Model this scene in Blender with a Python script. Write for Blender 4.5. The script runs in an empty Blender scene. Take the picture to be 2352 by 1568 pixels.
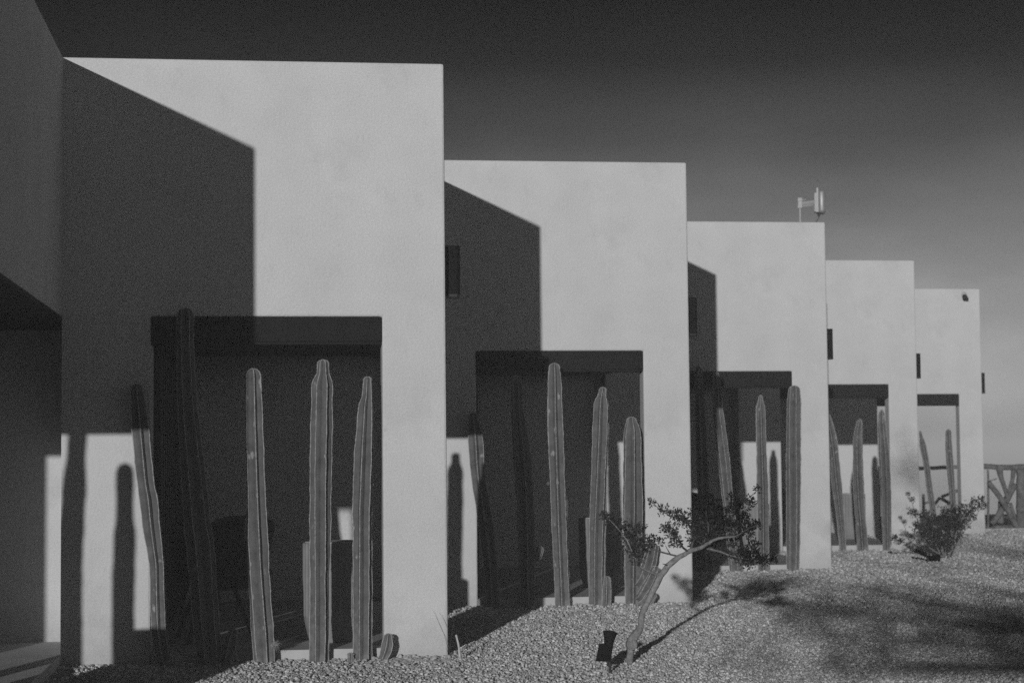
import bpy, bmesh, math, random
import numpy as np
from mathutils import Vector, Matrix, noise as mnoise
R = random.Random(7)
NR = np.random.default_rng(11)
scene = bpy.context.scene
COL = scene.collection

# ------------------------------------------------------------------ survey of the place
FPX, YAW, PITCH, ROLL, EYE = 4318.2, 0.1321, 0.0611, -0.0098, 1.4955
XE = [-1.468, 1.378, 4.332, 7.261, 10.123, 13.108]        # right side plane of each villa
YF = [9.577, 14.177, 18.815, 23.583, 28.236, 33.111]      # facade plane of each villa
YB = [15.25, 19.13, 23.90, 28.55, 33.43, 41.5]            # terrace back walls
ROOF, LTOP, LBOT, FLOOR = 4.5, 2.56, 2.35, 0.08
SUN = Vector((.3085, 1.0, -.1445)).normalized()

def axes():
    cy, sy, cp, sp = math.cos(YAW), math.sin(YAW), math.cos(PITCH), math.sin(PITCH)
    F = Vector((sy*cp, cy*cp, sp)); r = Vector((cy, -sy, 0)); u = r.cross(F)
    return r*math.cos(ROLL)+u*math.sin(ROLL), -r*math.sin(ROLL)+u*math.cos(ROLL), F
CR, CU, CF = axes()
EYEP = Vector((0, 0, EYE))
def ray(x, y): return CF + CR*((x-1176)/FPX) - CU*((y-784)/FPX)
def on_y(x, y, Y):
    d = ray(x, y); return EYEP + d*(Y/d.y)
def on_ground(x, y, z=0.):
    d = ray(x, y); return EYEP + d*((z-EYE)/d.z)

# ------------------------------------------------------------------ materials (a black and white place)
def mat(name, v, rough=.85, var=.0, scale=6., bump=0., bscale=80., fine=0., fscale=200., island=0., spec=.3, metal=0.):
    m = bpy.data.materials.new(name); m.use_nodes = True
    nt = m.node_tree; b = nt.nodes['Principled BSDF']
    b.inputs['Roughness'].default_value = rough
    b.inputs['Specular IOR Level'].default_value = spec
    b.inputs['Metallic'].default_value = metal
    N, L = nt.nodes.new, nt.links.new
    tc = N('ShaderNodeTexCoord')
    val = None
    def mix(cur, src, amt):
        mr = N('ShaderNodeMapRange'); mr.inputs[1].default_value = .25; mr.inputs[2].default_value = .75
        mr.inputs[3].default_value = 1-amt; mr.inputs[4].default_value = 1+amt
        L(src, mr.inputs[0])
        mu = N('ShaderNodeMath'); mu.operation = 'MULTIPLY'; L(mr.outputs[0], mu.inputs[0])
        if cur is None: mu.inputs[1].default_value = v
        else: L(cur, mu.inputs[1])
        return mu.outputs[0]
    if var:
        n = N('ShaderNodeTexNoise'); n.inputs['Scale'].default_value = scale; n.inputs['Detail'].default_value = 6
        n.inputs['Roughness'].default_value = .62
        L(tc.outputs['Object'], n.inputs['Vector']); val = mix(val, n.outputs[0], var)
    if fine:
        n = N('ShaderNodeTexNoise'); n.inputs['Scale'].default_value = fscale; n.inputs['Detail'].default_value = 3
        L(tc.outputs['Object'], n.inputs['Vector']); val = mix(val, n.outputs[0], fine)
    if island:
        g = N('ShaderNodeNewGeometry'); p = N('ShaderNodeMath'); p.operation = 'POWER'; p.inputs[1].default_value = 1.2
        L(g.outputs['Random Per Island'], p.inputs[0])
        mr = N('ShaderNodeMapRange'); mr.inputs[3].default_value = 1-island; mr.inputs[4].default_value = 1+island*1.25
        L(p.outputs[0], mr.inputs[0])
        mu = N('ShaderNodeMath'); mu.operation = 'MULTIPLY'; L(mr.outputs[0], mu.inputs[0])
        if val is None: mu.inputs[1].default_value = v
        else: L(val, mu.inputs[1])
        val = mu.outputs[0]
    if val is None: b.inputs['Base Color'].default_value = (v, v, v, 1)
    else:
        c = N('ShaderNodeCombineColor')
        for k in range(3): L(val, c.inputs[k])
        L(c.outputs[0], b.inputs['Base Color'])
    if bump:
        n = N('ShaderNodeTexNoise'); n.inputs['Scale'].default_value = bscale; n.inputs['Detail'].default_value = 5
        bp = N('ShaderNodeBump'); bp.inputs['Strength'].default_value = bump; bp.inputs['Distance'].default_value = .01
        L(tc.outputs['Object'], n.inputs['Vector']); L(n.outputs[0], bp.inputs['Height']); L(bp.outputs[0], b.inputs['Normal'])
    return m

def stucco():
    m = mat('stucco', .60, .9, var=.08, scale=1.6, bump=.5, bscale=45, fine=.13, fscale=95)
    nt = m.node_tree; N, L = nt.nodes.new, nt.links.new
    # old grime: soft vertical smudges and a few small scuffs
    comb = next(n for n in nt.nodes if n.type == 'COMBINE_COLOR')
    src = comb.inputs[0].links[0].from_socket
    tc = next(n for n in nt.nodes if n.type == 'TEX_COORD')
    mp = N('ShaderNodeMapping'); mp.inputs['Scale'].default_value = (2.2, 2.2, 1.5)
    n = N('ShaderNodeTexNoise'); n.inputs['Scale'].default_value = 1.0; n.inputs['Detail'].default_value = 8; n.inputs['Roughness'].default_value = .7
    L(tc.outputs['Object'], mp.inputs[0]); L(mp.outputs[0], n.inputs['Vector'])
    mr = N('ShaderNodeMapRange'); mr.inputs[1].default_value = .54; mr.inputs[2].default_value = .82; mr.inputs[3].default_value = 1; mr.inputs[4].default_value = .80
    L(n.outputs[0], mr.inputs[0])
    v = N('ShaderNodeTexVoronoi'); v.inputs['Scale'].default_value = 2.3; L(tc.outputs['Object'], v.inputs['Vector'])
    mr2 = N('ShaderNodeMapRange'); mr2.inputs[1].default_value = .02; mr2.inputs[2].default_value = .05; mr2.inputs[3].default_value = .8; mr2.inputs[4].default_value = 1
    L(v.outputs['Distance'], mr2.inputs[0])
    a = N('ShaderNodeMath'); a.operation = 'MULTIPLY'; L(mr.outputs[0], a.inputs[0]); L(mr2.outputs[0], a.inputs[1])
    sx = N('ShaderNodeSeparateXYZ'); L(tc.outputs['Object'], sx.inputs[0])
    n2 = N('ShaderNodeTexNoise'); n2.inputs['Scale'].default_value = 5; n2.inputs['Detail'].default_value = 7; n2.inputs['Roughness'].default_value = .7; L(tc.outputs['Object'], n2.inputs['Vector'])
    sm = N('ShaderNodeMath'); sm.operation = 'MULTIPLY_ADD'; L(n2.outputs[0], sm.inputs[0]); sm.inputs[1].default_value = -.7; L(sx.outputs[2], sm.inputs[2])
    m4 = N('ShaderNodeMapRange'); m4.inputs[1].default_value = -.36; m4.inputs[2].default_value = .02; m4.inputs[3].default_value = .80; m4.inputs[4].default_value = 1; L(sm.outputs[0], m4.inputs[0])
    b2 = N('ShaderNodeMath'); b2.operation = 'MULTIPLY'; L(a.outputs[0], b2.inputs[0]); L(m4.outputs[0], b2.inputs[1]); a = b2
    c = N('ShaderNodeMath'); c.operation = 'MULTIPLY'; L(a.outputs[0], c.inputs[0]); L(src, c.inputs[1])
    for k in range(3): L(c.outputs[0], comb.inputs[k])
    return m

def cactus_skin():
    m = mat('cactus_skin', .110, .8, var=.38, scale=9, bump=.45, bscale=60, fine=.12, fscale=160, spec=.25)
    nt = m.node_tree; N, L = nt.nodes.new, nt.links.new
    comb = next(n for n in nt.nodes if n.type == 'COMBINE_COLOR')
    src = comb.inputs[0].links[0].from_socket
    tc = next(n for n in nt.nodes if n.type == 'TEX_COORD')
    mp = N('ShaderNodeMapping'); mp.inputs['Scale'].default_value = (1, 1, .45)
    n = N('ShaderNodeTexNoise'); n.inputs['Scale'].default_value = 17; n.inputs['Detail'].default_value = 5
    L(tc.outputs['Object'], mp.inputs[0]); L(mp.outputs[0], n.inputs['Vector'])
    mr = N('ShaderNodeMapRange'); mr.inputs[1].default_value = .655; mr.inputs[2].default_value = .72; mr.inputs[3].default_value = 0; mr.inputs[4].default_value = .20
    L(n.outputs[0], mr.inputs[0])
    a = N('ShaderNodeMath'); a.operation = 'ADD'; L(mr.outputs[0], a.inputs[0]); L(src, a.inputs[1])
    # corky older skin towards the base
    sx = N('ShaderNodeSeparateXYZ'); L(tc.outputs['Object'], sx.inputs[0])
    n2 = N('ShaderNodeTexNoise'); n2.inputs['Scale'].default_value = 22; n2.inputs['Detail'].default_value = 5; L(tc.outputs['Object'], n2.inputs['Vector'])
    sm = N('ShaderNodeMath'); sm.operation = 'MULTIPLY_ADD'; L(n2.outputs[0], sm.inputs[0]); sm.inputs[1].default_value = -1.1; L(sx.outputs[2], sm.inputs[2])
    m4 = N('ShaderNodeMapRange'); m4.inputs[1].default_value = -.62; m4.inputs[2].default_value = -.15; m4.inputs[3].default_value = 1.55; m4.inputs[4].default_value = 1; L(sm.outputs[0], m4.inputs[0])
    mm = N('ShaderNodeMath'); mm.operation = 'MULTIPLY'; L(a.outputs[0], mm.inputs[0]); L(m4.outputs[0], mm.inputs[1])
    for k in range(3): L(mm.outputs[0], comb.inputs[k])
    return m

M = dict(
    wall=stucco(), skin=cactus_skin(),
    wood=mat('dark_wood', .016, .8, spec=.12, var=.25, scale=7, bump=.2, bscale=30, fine=.1, fscale=90),
    ceil=mat('ceiling_board', .025, .8, var=.2, scale=5),
    slab=mat('terrace_concrete', .52, .8, var=.12, scale=3, bump=.2, bscale=120, fine=.06),
    door=mat('door_black', .018, .5, var=.2, scale=6),
    spine=mat('spine_felt', .42, .9, var=.3, scale=40),
    black=mat('black_rope', .009, .75, var=.3, scale=60),
    steel=mat('black_metal', .02, .5, spec=.4),
    lamp=mat('lamp_metal', .012, .8, var=.1, scale=20, spec=.08),
    conc=mat('drum_concrete', .25, .9, var=.15, scale=8, bump=.25, bscale=90, fine=.08),
    gravel=mat('gravel_stone', .53, .95, island=.40, var=.2, scale=60, spec=.15),
    ground=mat('gravel_bed', .36, 1., var=.35, scale=55, bump=1.0, bscale=60, fine=.3, fscale=130, spec=.05),
    soil=mat('pale_soil', .50, 1., var=.2, scale=12, bump=.7, bscale=40, fine=.15, spec=.05),
    bark=mat('pale_bark', .235, .9, var=.5, scale=32, bump=1., bscale=45, fine=.2, fscale=120, spec=.15),
    leaf=mat('leaf', .046, .6, island=.6, spec=.25),
    log=mat('weathered_log', .14, .95, var=.6, scale=9, bump=.8, bscale=25, fine=.2, fscale=60, spec=.1),
    twig=mat('dry_twig', .10, .9, var=.2, scale=40),
    pale=mat('pale_stake', .55, .8, var=.2, scale=30),
    plastic=mat('grey_plastic', .42, .5, var=.06, scale=15),
    dome=mat('radome', .22, .35, var=.1, scale=12, spec=.5),
    galv=mat('galvanised', .40, .55, var=.2, scale=50),
    glass=mat('dark_glass', .015, .12, spec=.6),
    water=mat('sea_water', .12, .12, spec=.8),
    scrub=mat('dry_scrub_ground', .22, 1., var=.35, scale=.8, bump=.6, bscale=3),
    sapling=mat('shade_leaf', .05, .6, island=.4, spec=.2),
)

# ------------------------------------------------------------------ helpers
def link(o, parent=None):
    COL.objects.link(o)
    if parent: o.parent = parent; o.matrix_parent_inverse = parent.matrix_world.inverted()
    return o
def tag(o, label=None, cat=None, group=None, kind=None):
    if label: o['label'] = label
    if cat: o['category'] = cat
    if group: o['group'] = group
    if kind: o['kind'] = kind
    return o
def empty(name, loc, label, cat, group=None):
    o = bpy.data.objects.new(name, None); o.empty_display_size = .2
    o.matrix_world = Matrix.Translation(Vector(loc)); COL.objects.link(o)
    bpy.context.view_layer.update()
    return tag(o, label, cat, group)
def base_of(o):
    v = Vector((0, 0, 0))
    while o: v += o.location; o = o.parent
    return v
def add_mesh(name, me, m, parent=None, smooth=False):
    if m: me.materials.append(m)
    if smooth: me.polygons.foreach_set('use_smooth', [True]*len(me.polygons))
    o = bpy.data.objects.new(name, me)
    if parent:
        # keep local coordinates about the thing's base
        me.transform(Matrix.Translation(-base_of(parent)))
        COL.objects.link(o); o.parent = parent
    else: COL.objects.link(o)
    return o
def from_bm(name, bm, m, parent=None, smooth=False, auto=None):
    me = bpy.data.meshes.new(name); bmesh.ops.recalc_face_normals(bm, faces=bm.faces[:]); bm.to_mesh(me); bm.free()
    o = add_mesh(name, me, m, parent, smooth)
    if auto: me.set_sharp_from_angle(angle=math.radians(auto))
    return o
def bm_box(bm, lo, hi, rot=None, bev=0, seg=2):
    c = (Vector(lo)+Vector(hi))/2; s = Vector(hi)-Vector(lo)
    mx = Matrix.Translation(c) @ (rot.to_4x4() if rot else Matrix.Identity(4)) @ Matrix.Diagonal((s.x, s.y, s.z, 1))
    r = bmesh.ops.create_cube(bm, size=1, matrix=mx)
    if bev:
        es = list({e for v in r['verts'] for e in v.link_edges})
        bmesh.ops.bevel(bm, geom=es, offset=bev, segments=seg, affect='EDGES', profile=.5)
def frame_path(pts):
    pts = [Vector(p) for p in pts]; n = len(pts); out = []; ref = None
    for i in range(n):
        t = (pts[min(i+1, n-1)]-pts[max(i-1, 0)]).normalized()
        if ref is None: ref = Vector((1, 0, 0)) if abs(t.x) < .8 else Vector((0, 0, 1))
        nn = (ref - t*ref.dot(t)).normalized(); ref = nn
        out.append((pts[i], nn, t.cross(nn)))
    return out
def bm_tube(bm, pts, rad, sides=8, cap=True, wob=0., seed=0):
    fr = frame_path(pts); rr = random.Random(seed); rings = []
    for k, (p, n, b) in enumerate(fr):
        r = rad[k] if isinstance(rad, (list, tuple)) else rad
        ring = []
        for j in range(sides):
            a = 2*math.pi*j/sides; q = r*(1+rr.uniform(-wob, wob))
            ring.append(bm.verts.new(p + n*(q*math.cos(a)) + b*(q*math.sin(a))))
        rings.append(ring)
    for k in range(len(rings)-1):
        for j in range(sides):
            bm.faces.new((rings[k][j], rings[k][(j+1) % sides], rings[k+1][(j+1) % sides], rings[k+1][j]))
    if cap:
        bm.faces.new(rings[0][::-1]); bm.faces.new(rings[-1])
def smooth_path(pts, vals, step):
    """Catmull-Rom resample of points with a value each"""
    P = [Vector(p) for p in pts]; out, ov = [], []
    n = len(P)
    for i in range(n-1):
        p0, p1, p2, p3 = P[max(i-1, 0)], P[i], P[i+1], P[min(i+2, n-1)]
        v1, v2 = vals[i], vals[i+1]
        k = max(1, int((p2-p1).length/step))
        for j in range(k):
            t = j/k
            out.append(.5*((2*p1)+(p2-p0)*t+(2*p0-5*p1+4*p2-p3)*t*t+(3*p1-p0-3*p2+p3)*t**3)); ov.append(v1+(v2-v1)*t)
    out.append(P[-1]); ov.append(vals[-1])
    return out, ov
def bm_lathe(bm, prof, center, seg=32, flute=0, fl_depth=.0, fl_top=None, fl_bot=None):
    c = Vector(center); rings = []
    for (r, z) in prof:
        ring = []
        for j in range(seg):
            a = 2*math.pi*j/seg
            ring.append(bm.verts.new(c+Vector((r*math.cos(a), r*math.sin(a), z))))
        rings.append(ring)
    for k in range(len(rings)-1):
        for j in range(seg):
            bm.faces.new((rings[k][j], rings[k][(j+1) % seg], rings[k+1][(j+1) % seg], rings[k+1][j]))
    bm.faces.new(rings[0][::-1]); bm.faces.new(rings[-1])
def grid_solid(xs, ys, zs, solid, bev=.012, keep=None):
    bm = bmesh.new(); V = {}
    def v(i, j, k):
        if (i, j, k) not in V: V[(i, j, k)] = bm.verts.new((xs[i], ys[j], zs[k]))
        return V[(i, j, k)]
    nx, ny, nz = len(xs)-1, len(ys)-1, len(zs)-1
    s = lambda i, j, k: 0 <= i < nx and 0 <= j < ny and 0 <= k < nz and solid(i, j, k)
    for i in range(nx):
        for j in range(ny):
            for k in range(nz):
                if not s(i, j, k): continue
                if not s(i-1, j, k): bm.faces.new((v(i, j, k), v(i, j, k+1), v(i, j+1, k+1), v(i, j+1, k)))
                if not s(i+1, j, k): bm.faces.new((v(i+1, j, k), v(i+1, j+1, k), v(i+1, j+1, k+1), v(i+1, j, k+1)))
                if not s(i, j-1, k): bm.faces.new((v(i, j, k), v(i+1, j, k), v(i+1, j, k+1), v(i, j, k+1)))
                if not s(i, j+1, k): bm.faces.new((v(i, j+1, k), v(i, j+1, k+1), v(i+1, j+1, k+1), v(i+1, j+1, k)))
                if not s(i, j, k-1): bm.faces.new((v(i, j, k), v(i, j+1, k), v(i+1, j+1, k), v(i+1, j, k)))
                if not s(i, j, k+1): bm.faces.new((v(i, j, k+1), v(i+1, j, k+1), v(i+1, j+1, k+1), v(i, j+1, k+1)))
    bmesh.ops.dissolve_limit(bm, angle_limit=.01, verts=bm.verts[:], edges=bm.edges[:])
    if bev:
        es = [e for e in bm.edges if len(e.link_faces) == 2 and e.calc_face_angle(0) > .5 and not (keep is not None and all(abs(v.co.x-keep) < 1e-5 for v in e.verts))]
        bmesh.ops.bevel(bm, geom=es, offset=bev, segments=2, affect='EDGES', profile=.5)
    return bm

# ------------------------------------------------------------------ villas
VL = ['white stucco villa cropped by the picture edge, nearest the viewer, whose bulk shades its neighbour',
      'largest white villa facade, stepped shadow across it, dark lintel above fluted drum and tall cacti',
      'white villa second after the largest facade, small bent tree standing before its right pier',
      'white villa carrying the antenna on its roof, third whole facade in the row',
      'white villa with tree shadows mottling its pier, last but one in the row',
      'farthest white villa, security camera high on its facade and sky showing through its opening']
villas = []
for i in range(6):
    xr = XE[i]; xl = (XE[i-1]-.003) if i else xr-6.0
    xo, xp = xr-2.2, xr-.485
    if i == 0: xo = xr-1.97
    if i == 5: xo, xp = xr-2.0, xr-.447
    if i == 4: xp = xr-.466
    y0, y1 = YF[i], YB[i]
    root = empty('villa', (xr-1.4, y0, 0), VL[i], 'house', 'stepped row of white villas')
    villas.append(root)
    bm = grid_solid([xl, xo, xp, xr], [y0, y0+.2, y1, y0+11], [-.3, LTOP, ROOF], bev=.018, keep=xl, solid=
                    lambda a, b, c: c == 1 or a == 0 or b == 2 or (a == 2 and b == 0))
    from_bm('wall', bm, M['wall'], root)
    bm = bmesh.new(); bm_box(bm, (xo+.001, y0-.004, LBOT+.022), (xp-.001, y0+.199, LTOP-.001), bev=.005)
    lt = from_bm('lintel', bm, M['wood'], root)
    bm = bmesh.new(); bm_box(bm, (xo+.001, y0+.006, LBOT), (xp-.001, y0+.19, LBOT+.0215), bev=.003)
    from_bm('batten', bm, M['wood'], lt)
    bm = bmesh.new(); bm_box(bm, (xo+.003, y0+.203, LTOP-.03), (xr-.004, y1-.003, LTOP-.002))
    from_bm('ceiling', bm, M['ceil'], root)
    bm = grid_solid([xo+.002, xp-.002, xr-.003], [y0-.003, y0+.203, y1-.002], [-.25, FLOOR], lambda a, b, c: not (a == 1 and b == 0), bev=.006)
    from_bm('terrace_floor', bm, M['slab'], root)
    bm = bmesh.new(); ya, yb = y0+.4, y1-.03
    n = 26; w = (yb-ya)/n
    for k in range(n): bm_box(bm, (xo+.003, ya+k*w+.006, FLOOR+.03), (xo+.035+.012*(k % 2), ya+(k+1)*w-.006, 2.42))
    bm_box(bm, (xo+.003, ya-.06, FLOOR+.001), (xo+.055, ya-.001, 2.47)); bm_box(bm, (xo+.003, ya, 2.425), (xo+.055, yb, 2.47)); 
    bm_box(bm, (xo+.001, ya, FLOOR+.031), (xo+.0025, yb, 2.42))
    from_bm('door', bm, M['door'], root)

# wall lamps: half-round black boxes on the side walls, just behind each facade edge
LAMPL = ['black half-round wall lamp at the edge of the shaded near villa, out of sight above',
         'black wall lamp peeking past the edge of the largest facade, half in shadow',
         'dark wall lamp beside the edge of the villa behind the small tree',
         'dark wall lamp on the edge of the villa that carries the antenna',
         'thin dark wall lamp on the edge of the last-but-one villa',
         'dark wall lamp at the far end of the row, standing out against the sky']
for i in range(1, 6):
    x, y = XE[i], YF[i]+.26
    zlo, zhi = (2.725, 3.12) if i < 4 else ((2.66, 3.05) if i == 4 else (2.575, 2.955))
    w = empty('wall_lamp', (x, y, zlo), LAMPL[i], 'lamp', 'wall lamps on the villa sides')
    bm = bmesh.new(); ring = []
    P = [(0, -.11)] + [(.135*math.sin(math.pi*t/12)**.22 if 0 < t < 12 else 0, -.11*math.cos(math.pi*t/12)) for t in range(1, 12)] + [(0, .11)]
    lo = [bm.verts.new((x+.002+a, y+b, zlo+.02)) for a, b in P]; hi = [bm.verts.new((x+.002+a, y+b, zhi)) for a, b in P]
    for k in range(len(P)): bm.faces.new((lo[k], lo[(k+1) % len(P)], hi[(k+1) % len(P)], hi[k]))
    bm.faces.new(lo[::-1]); bm.faces.new(hi)
    from_bm('lamp_housing', bm, M['lamp'], w)
    bm = bmesh.new()
    lo = [bm.verts.new((x+.002+a*1.02, y+b*1.02, zlo)) for a, b in P]; hi = [bm.verts.new((x+.002+a*1.02, y+b*1.02, zlo+.0195)) for a, b in P]
    for k in range(len(P)): bm.faces.new((lo[k], lo[(k+1) % len(P)], hi[(k+1) % len(P)], hi[k]))
    bm.faces.new(lo[::-1]); bm.faces.new(hi)
    from_bm('bottom_lip', bm, M['steel'], w)

# ------------------------------------------------------------------ cacti
def ribbed(bm, bs, pts, rad, ribs=6, depth=.42, rot=0., wob=.02, seed=0, per=8, spikes=True):
    """ribbed column round a path (bm) and the pale felt lines with short spines along its ridges (bs)"""
    rr = random.Random(seed); fr = frame_path(pts); rings = []; n = ribs*per; ridges = [[] for _ in range(ribs)]
    ph = [rr.uniform(0, 6.3) for _ in range(4)]
    for k, (p, nn, b) in enumerate(fr):
        L = k*.03
        q = rad[k]*1.02*(1+wob*math.sin(L*9+ph[0])+wob*.7*math.sin(L*23+ph[1]))
        tw = rot+.12*math.sin(L*1.7+ph[2])
        ring = []
        for j in range(n):
            t = (j % per)/per; u = abs(2*t-1)
            r = q*(1-depth+depth*u**1.12)*(1+.022*math.sin(L*31+j*1.3+ph[3])+.015*math.sin(L*67+j*2.1+ph[0]))
            a = 2*math.pi*(j-per//2*0)/n + tw
            v = p + nn*(r*math.cos(a)) + b*(r*math.sin(a)); ring.append(bm.verts.new(v))
            if j % per == 0: ridges[j//per].append((v, (nn*math.cos(a)+b*math.sin(a))))
        rings.append(ring)
    for k in range(len(rings)-1):
        for j in range(n):
            bm.faces.new((rings[k][j], rings[k][(j+1) % n], rings[k+1][(j+1) % n], rings[k+1][j]))
    bm.faces.new(rings[0][::-1]); bm.faces.new(rings[-1])
    for rg in ridges:
        pp = [v+d*.0008 for v, d in rg]
        # finer points so that the felt looks knotted
        fine, fd = [], []
        for k in range(len(pp)-1):
            for t in (0, .34, .67): fine.append(pp[k].lerp(pp[k+1], t)); fd.append(rg[k][1].lerp(rg[k+1][1], t))
        fine.append(pp[-1]); fd.append(rg[-1][1])
        bm_tube(bs, fine, [rr.uniform(.0015, .0040) for _ in fine], sides=4, cap=True)
        if spikes:
            for v, d in zip(fine, fd):
                for _ in range(2):
                    dd = (d+Vector((rr.uniform(-.9, .9), rr.uniform(-.9, .9), rr.uniform(-.7, .9)))).normalized()
                    s = dd.orthogonal().normalized()*.0009; e = v+dd*rr.uniform(.006, .014)
                    bs.faces.new((bs.verts.new(v+s), bs.verts.new(v-s), bs.verts.new(e)))

def column(rows, tip, Y, label, seed, ribs=6, rot=0., arms=(), buds=(), group='organ pipe cacti planted along the facades', name='columnar_cactus', shape=2.2):
    """rows: (y, left, right) as surveyed from the photo, top to bottom; tip: (x, y)"""
    pts, rad = [], []
    s = Y/FPX
    for (y, a, b) in rows:
        p = on_y((a+b)/2, y, Y); pts.append(p); rad.append((b-a)/2*s*1.04)
    g = pts[-1].copy()
    if pts[-1].z > -.03:
        d = (pts[-1]-pts[-2]).normalized() if len(pts) > 1 else Vector((0, 0, -1))
        pts.append(pts[-1]+d*((-.04-pts[-1].z)/d.z if d.z < -.2 else 0)); rad.append(rad[-1])
    pts, rad = pts[::-1], rad[::-1]
    sp, sr = smooth_path(pts, rad, .035)
    # rounded crown from the first row up to the tip
    T = on_y(tip[0], tip[1], Y); c, r0 = sp[-1], sr[-1]; h = T-c
    for k in range(1, 8):
        t = k/7; sp.append(c+h*(1-(1-t)**1.6 if False else t)); sr.append(max(.004, r0*max(0, 1-t**shape)**(1/shape*1.1)))
    base = Vector((sp[0].x, sp[0].y, 0))
    root = empty(name, base, label, 'cactus', group)
    bm, bs = bmesh.new(), bmesh.new()
    ribbed(bm, bs, sp, sr, ribs=ribs, rot=rot, seed=seed)
    from_bm('stem', bm, M['skin'], root, smooth=True, auto=50)
    from_bm('spines', bs, M['spine'], root)
    for (ap, ar) in arms:
        bm, bs = bmesh.new(), bmesh.new()
        q, qr = smooth_path([on_y(x, y, Y+dy) for x, y, dy in ap], [w*s for w in ar], .02)
        e = q[-1]; d = (q[-1]-q[-2]).normalized(); r0 = qr[-1]
        for k in range(1, 6): q.append(e+d*(r0*1.0*k/5)); qr.append(max(.004, r0*math.sqrt(max(0, 1-(k/5)**2))))
        ribbed(bm, bs, q, qr, ribs=6, rot=.4, seed=seed+5)
        a = from_bm('arm', bm, M['skin'], root, smooth=True, auto=50)
        sps = from_bm('spines', bs, M['spine'], root); sps.parent = a
    for (x, y, w) in buds:
        bm = bmesh.new(); p = on_y(x, y, Y-.03)
        bmesh.ops.create_icosphere(bm, subdivisions=2, radius=w*s, matrix=Matrix.Translation(p) @ Matrix.Diagonal((1, 1, 1.2, 1)))
        from_bm('bud', bm, M['skin'], root, smooth=True)
    return root

yc = [y-.14 for y in YF]
# beside the largest facade
column([(900, 299, 329), (988, 303, 342), (1100, 314, 354), (1148, 321, 363), (1215, 330, 369), (1291, 344, 376), (1330, 345, 378), (1446, 349, 383), (1514, 362, 391)], (313, 881), yc[1],
       'cactus leaning against the sunlit wall patch beside the largest facade opening, tip in shadow', 1, rot=.5)
column([(728, 409, 443), (800, 408, 444), (930, 411, 450), (1060, 416, 466), (1200, 426, 480), (1268, 432, 491), (1423, 446, 500), (1512, 457, 506)], (425, 707), yc[1]-.05,
       'tallest cactus, wholly in shadow, rising past the lintel of the largest facade', 2, rot=.1)
column([(868, 564, 599), (1000, 565, 604), (1176, 568, 611), (1206, 567, 613), (1290, 570, 616), (1345, 573, 619), (1438, 578, 626), (1512, 585, 628)], (580, 846), yc[1],
       'blunt-topped sunlit cactus standing alone in the middle of the largest opening', 3, rot=.75)
column([(838, 730, 754), (858, 729, 755), (873, 722, 760), (885, 718, 762), (960, 717, 761), (1071, 714, 760), (1160, 714, 758), (1237, 714, 757), (1330, 714, 755), (1438, 713, 755), (1512, 713, 752)], (741, 826), yc[1],
       'cactus with narrow round head standing before the fluted drum of the largest opening', 4, rot=.05)
column([(874, 836, 853), (913, 831, 855), (929, 825, 857), (1022, 816, 857), (1100, 813, 855), (1176, 811, 853), (1237, 812, 853), (1350, 813, 853), (1508, 813, 853)], (845, 865), yc[1],
       'cactus with a stepped narrow top next to the right pier of the largest facade', 5, rot=.2)
# second facade
column([(963, 1076, 1098), (1005, 1074, 1110), (1089, 1081, 1114), (1150, 1090, 1125), (1215, 1100, 1135), (1299, 1111, 1143), (1396, 1118, 1149)], (1087, 947), yc[2],
       'leaning cactus at the shaded corner of the second opening, beside a cactus shadow on wall', 11, rot=.3)
column([(880, 1177, 1197), (900, 1175, 1200), (942, 1175, 1202), (1047, 1179, 1218), (1173, 1187, 1227), (1300, 1191, 1228), (1394, 1193, 1229)], (1185, 862), yc[2],
       'shaded cactus with a small stub arm inside the second opening', 12, rot=.6,
       arms=[([(1222, 1285, 0), (1234, 1280, -.03), (1240, 1262, -.03)], [6, 8, 8])])
column([(845, 1261, 1285), (880, 1257, 1290), (963, 1257, 1293), (1110, 1263, 1299), (1215, 1268, 1303), (1300, 1272, 1307), (1393, 1276, 1311)], (1273, 834), yc[2],
       'tallest sunlit cactus of the second opening, overlapping its dark lintel', 13, rot=.35, buds=[(1259, 1110, 4.5)])
column([(897, 1376, 1393), (912, 1372, 1393), (929, 1364, 1398), (1005, 1361, 1397), (1110, 1358, 1393), (1215, 1355, 1389), (1300, 1354, 1388), (1393, 1354, 1387)], (1384, 889), yc[2],
       'cactus with stepped head before the drum in the second opening, stub at its foot', 14, rot=.15)
column([(968, 1440, 1461), (990, 1434, 1470), (1047, 1432, 1473), (1173, 1431, 1476), (1280, 1433, 1474), (1393, 1436, 1471)], (1450, 957), yc[2],
       'thick cactus with curved arms beside the right pier, behind the small bent tree', 15, rot=.5, ribs=6,
       arms=[([(1462, 1345, 0), (1472, 1336, -.06), (1484, 1315, -.07), (1493, 1285, -.07), (1499, 1258, -.07)], [8, 12, 14.5, 15, 13]),
             ([(1464, 1375, 0), (1474, 1368, -.1), (1486, 1350, -.11), (1497, 1328, -.11), (1505, 1310, -.11)], [8, 11, 13, 13, 11]),
             ([(1460, 1394, -.02), (1474, 1390, -.12), (1488, 1380, -.13), (1500, 1367, -.13)], [7, 10, 11, 9])])
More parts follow.
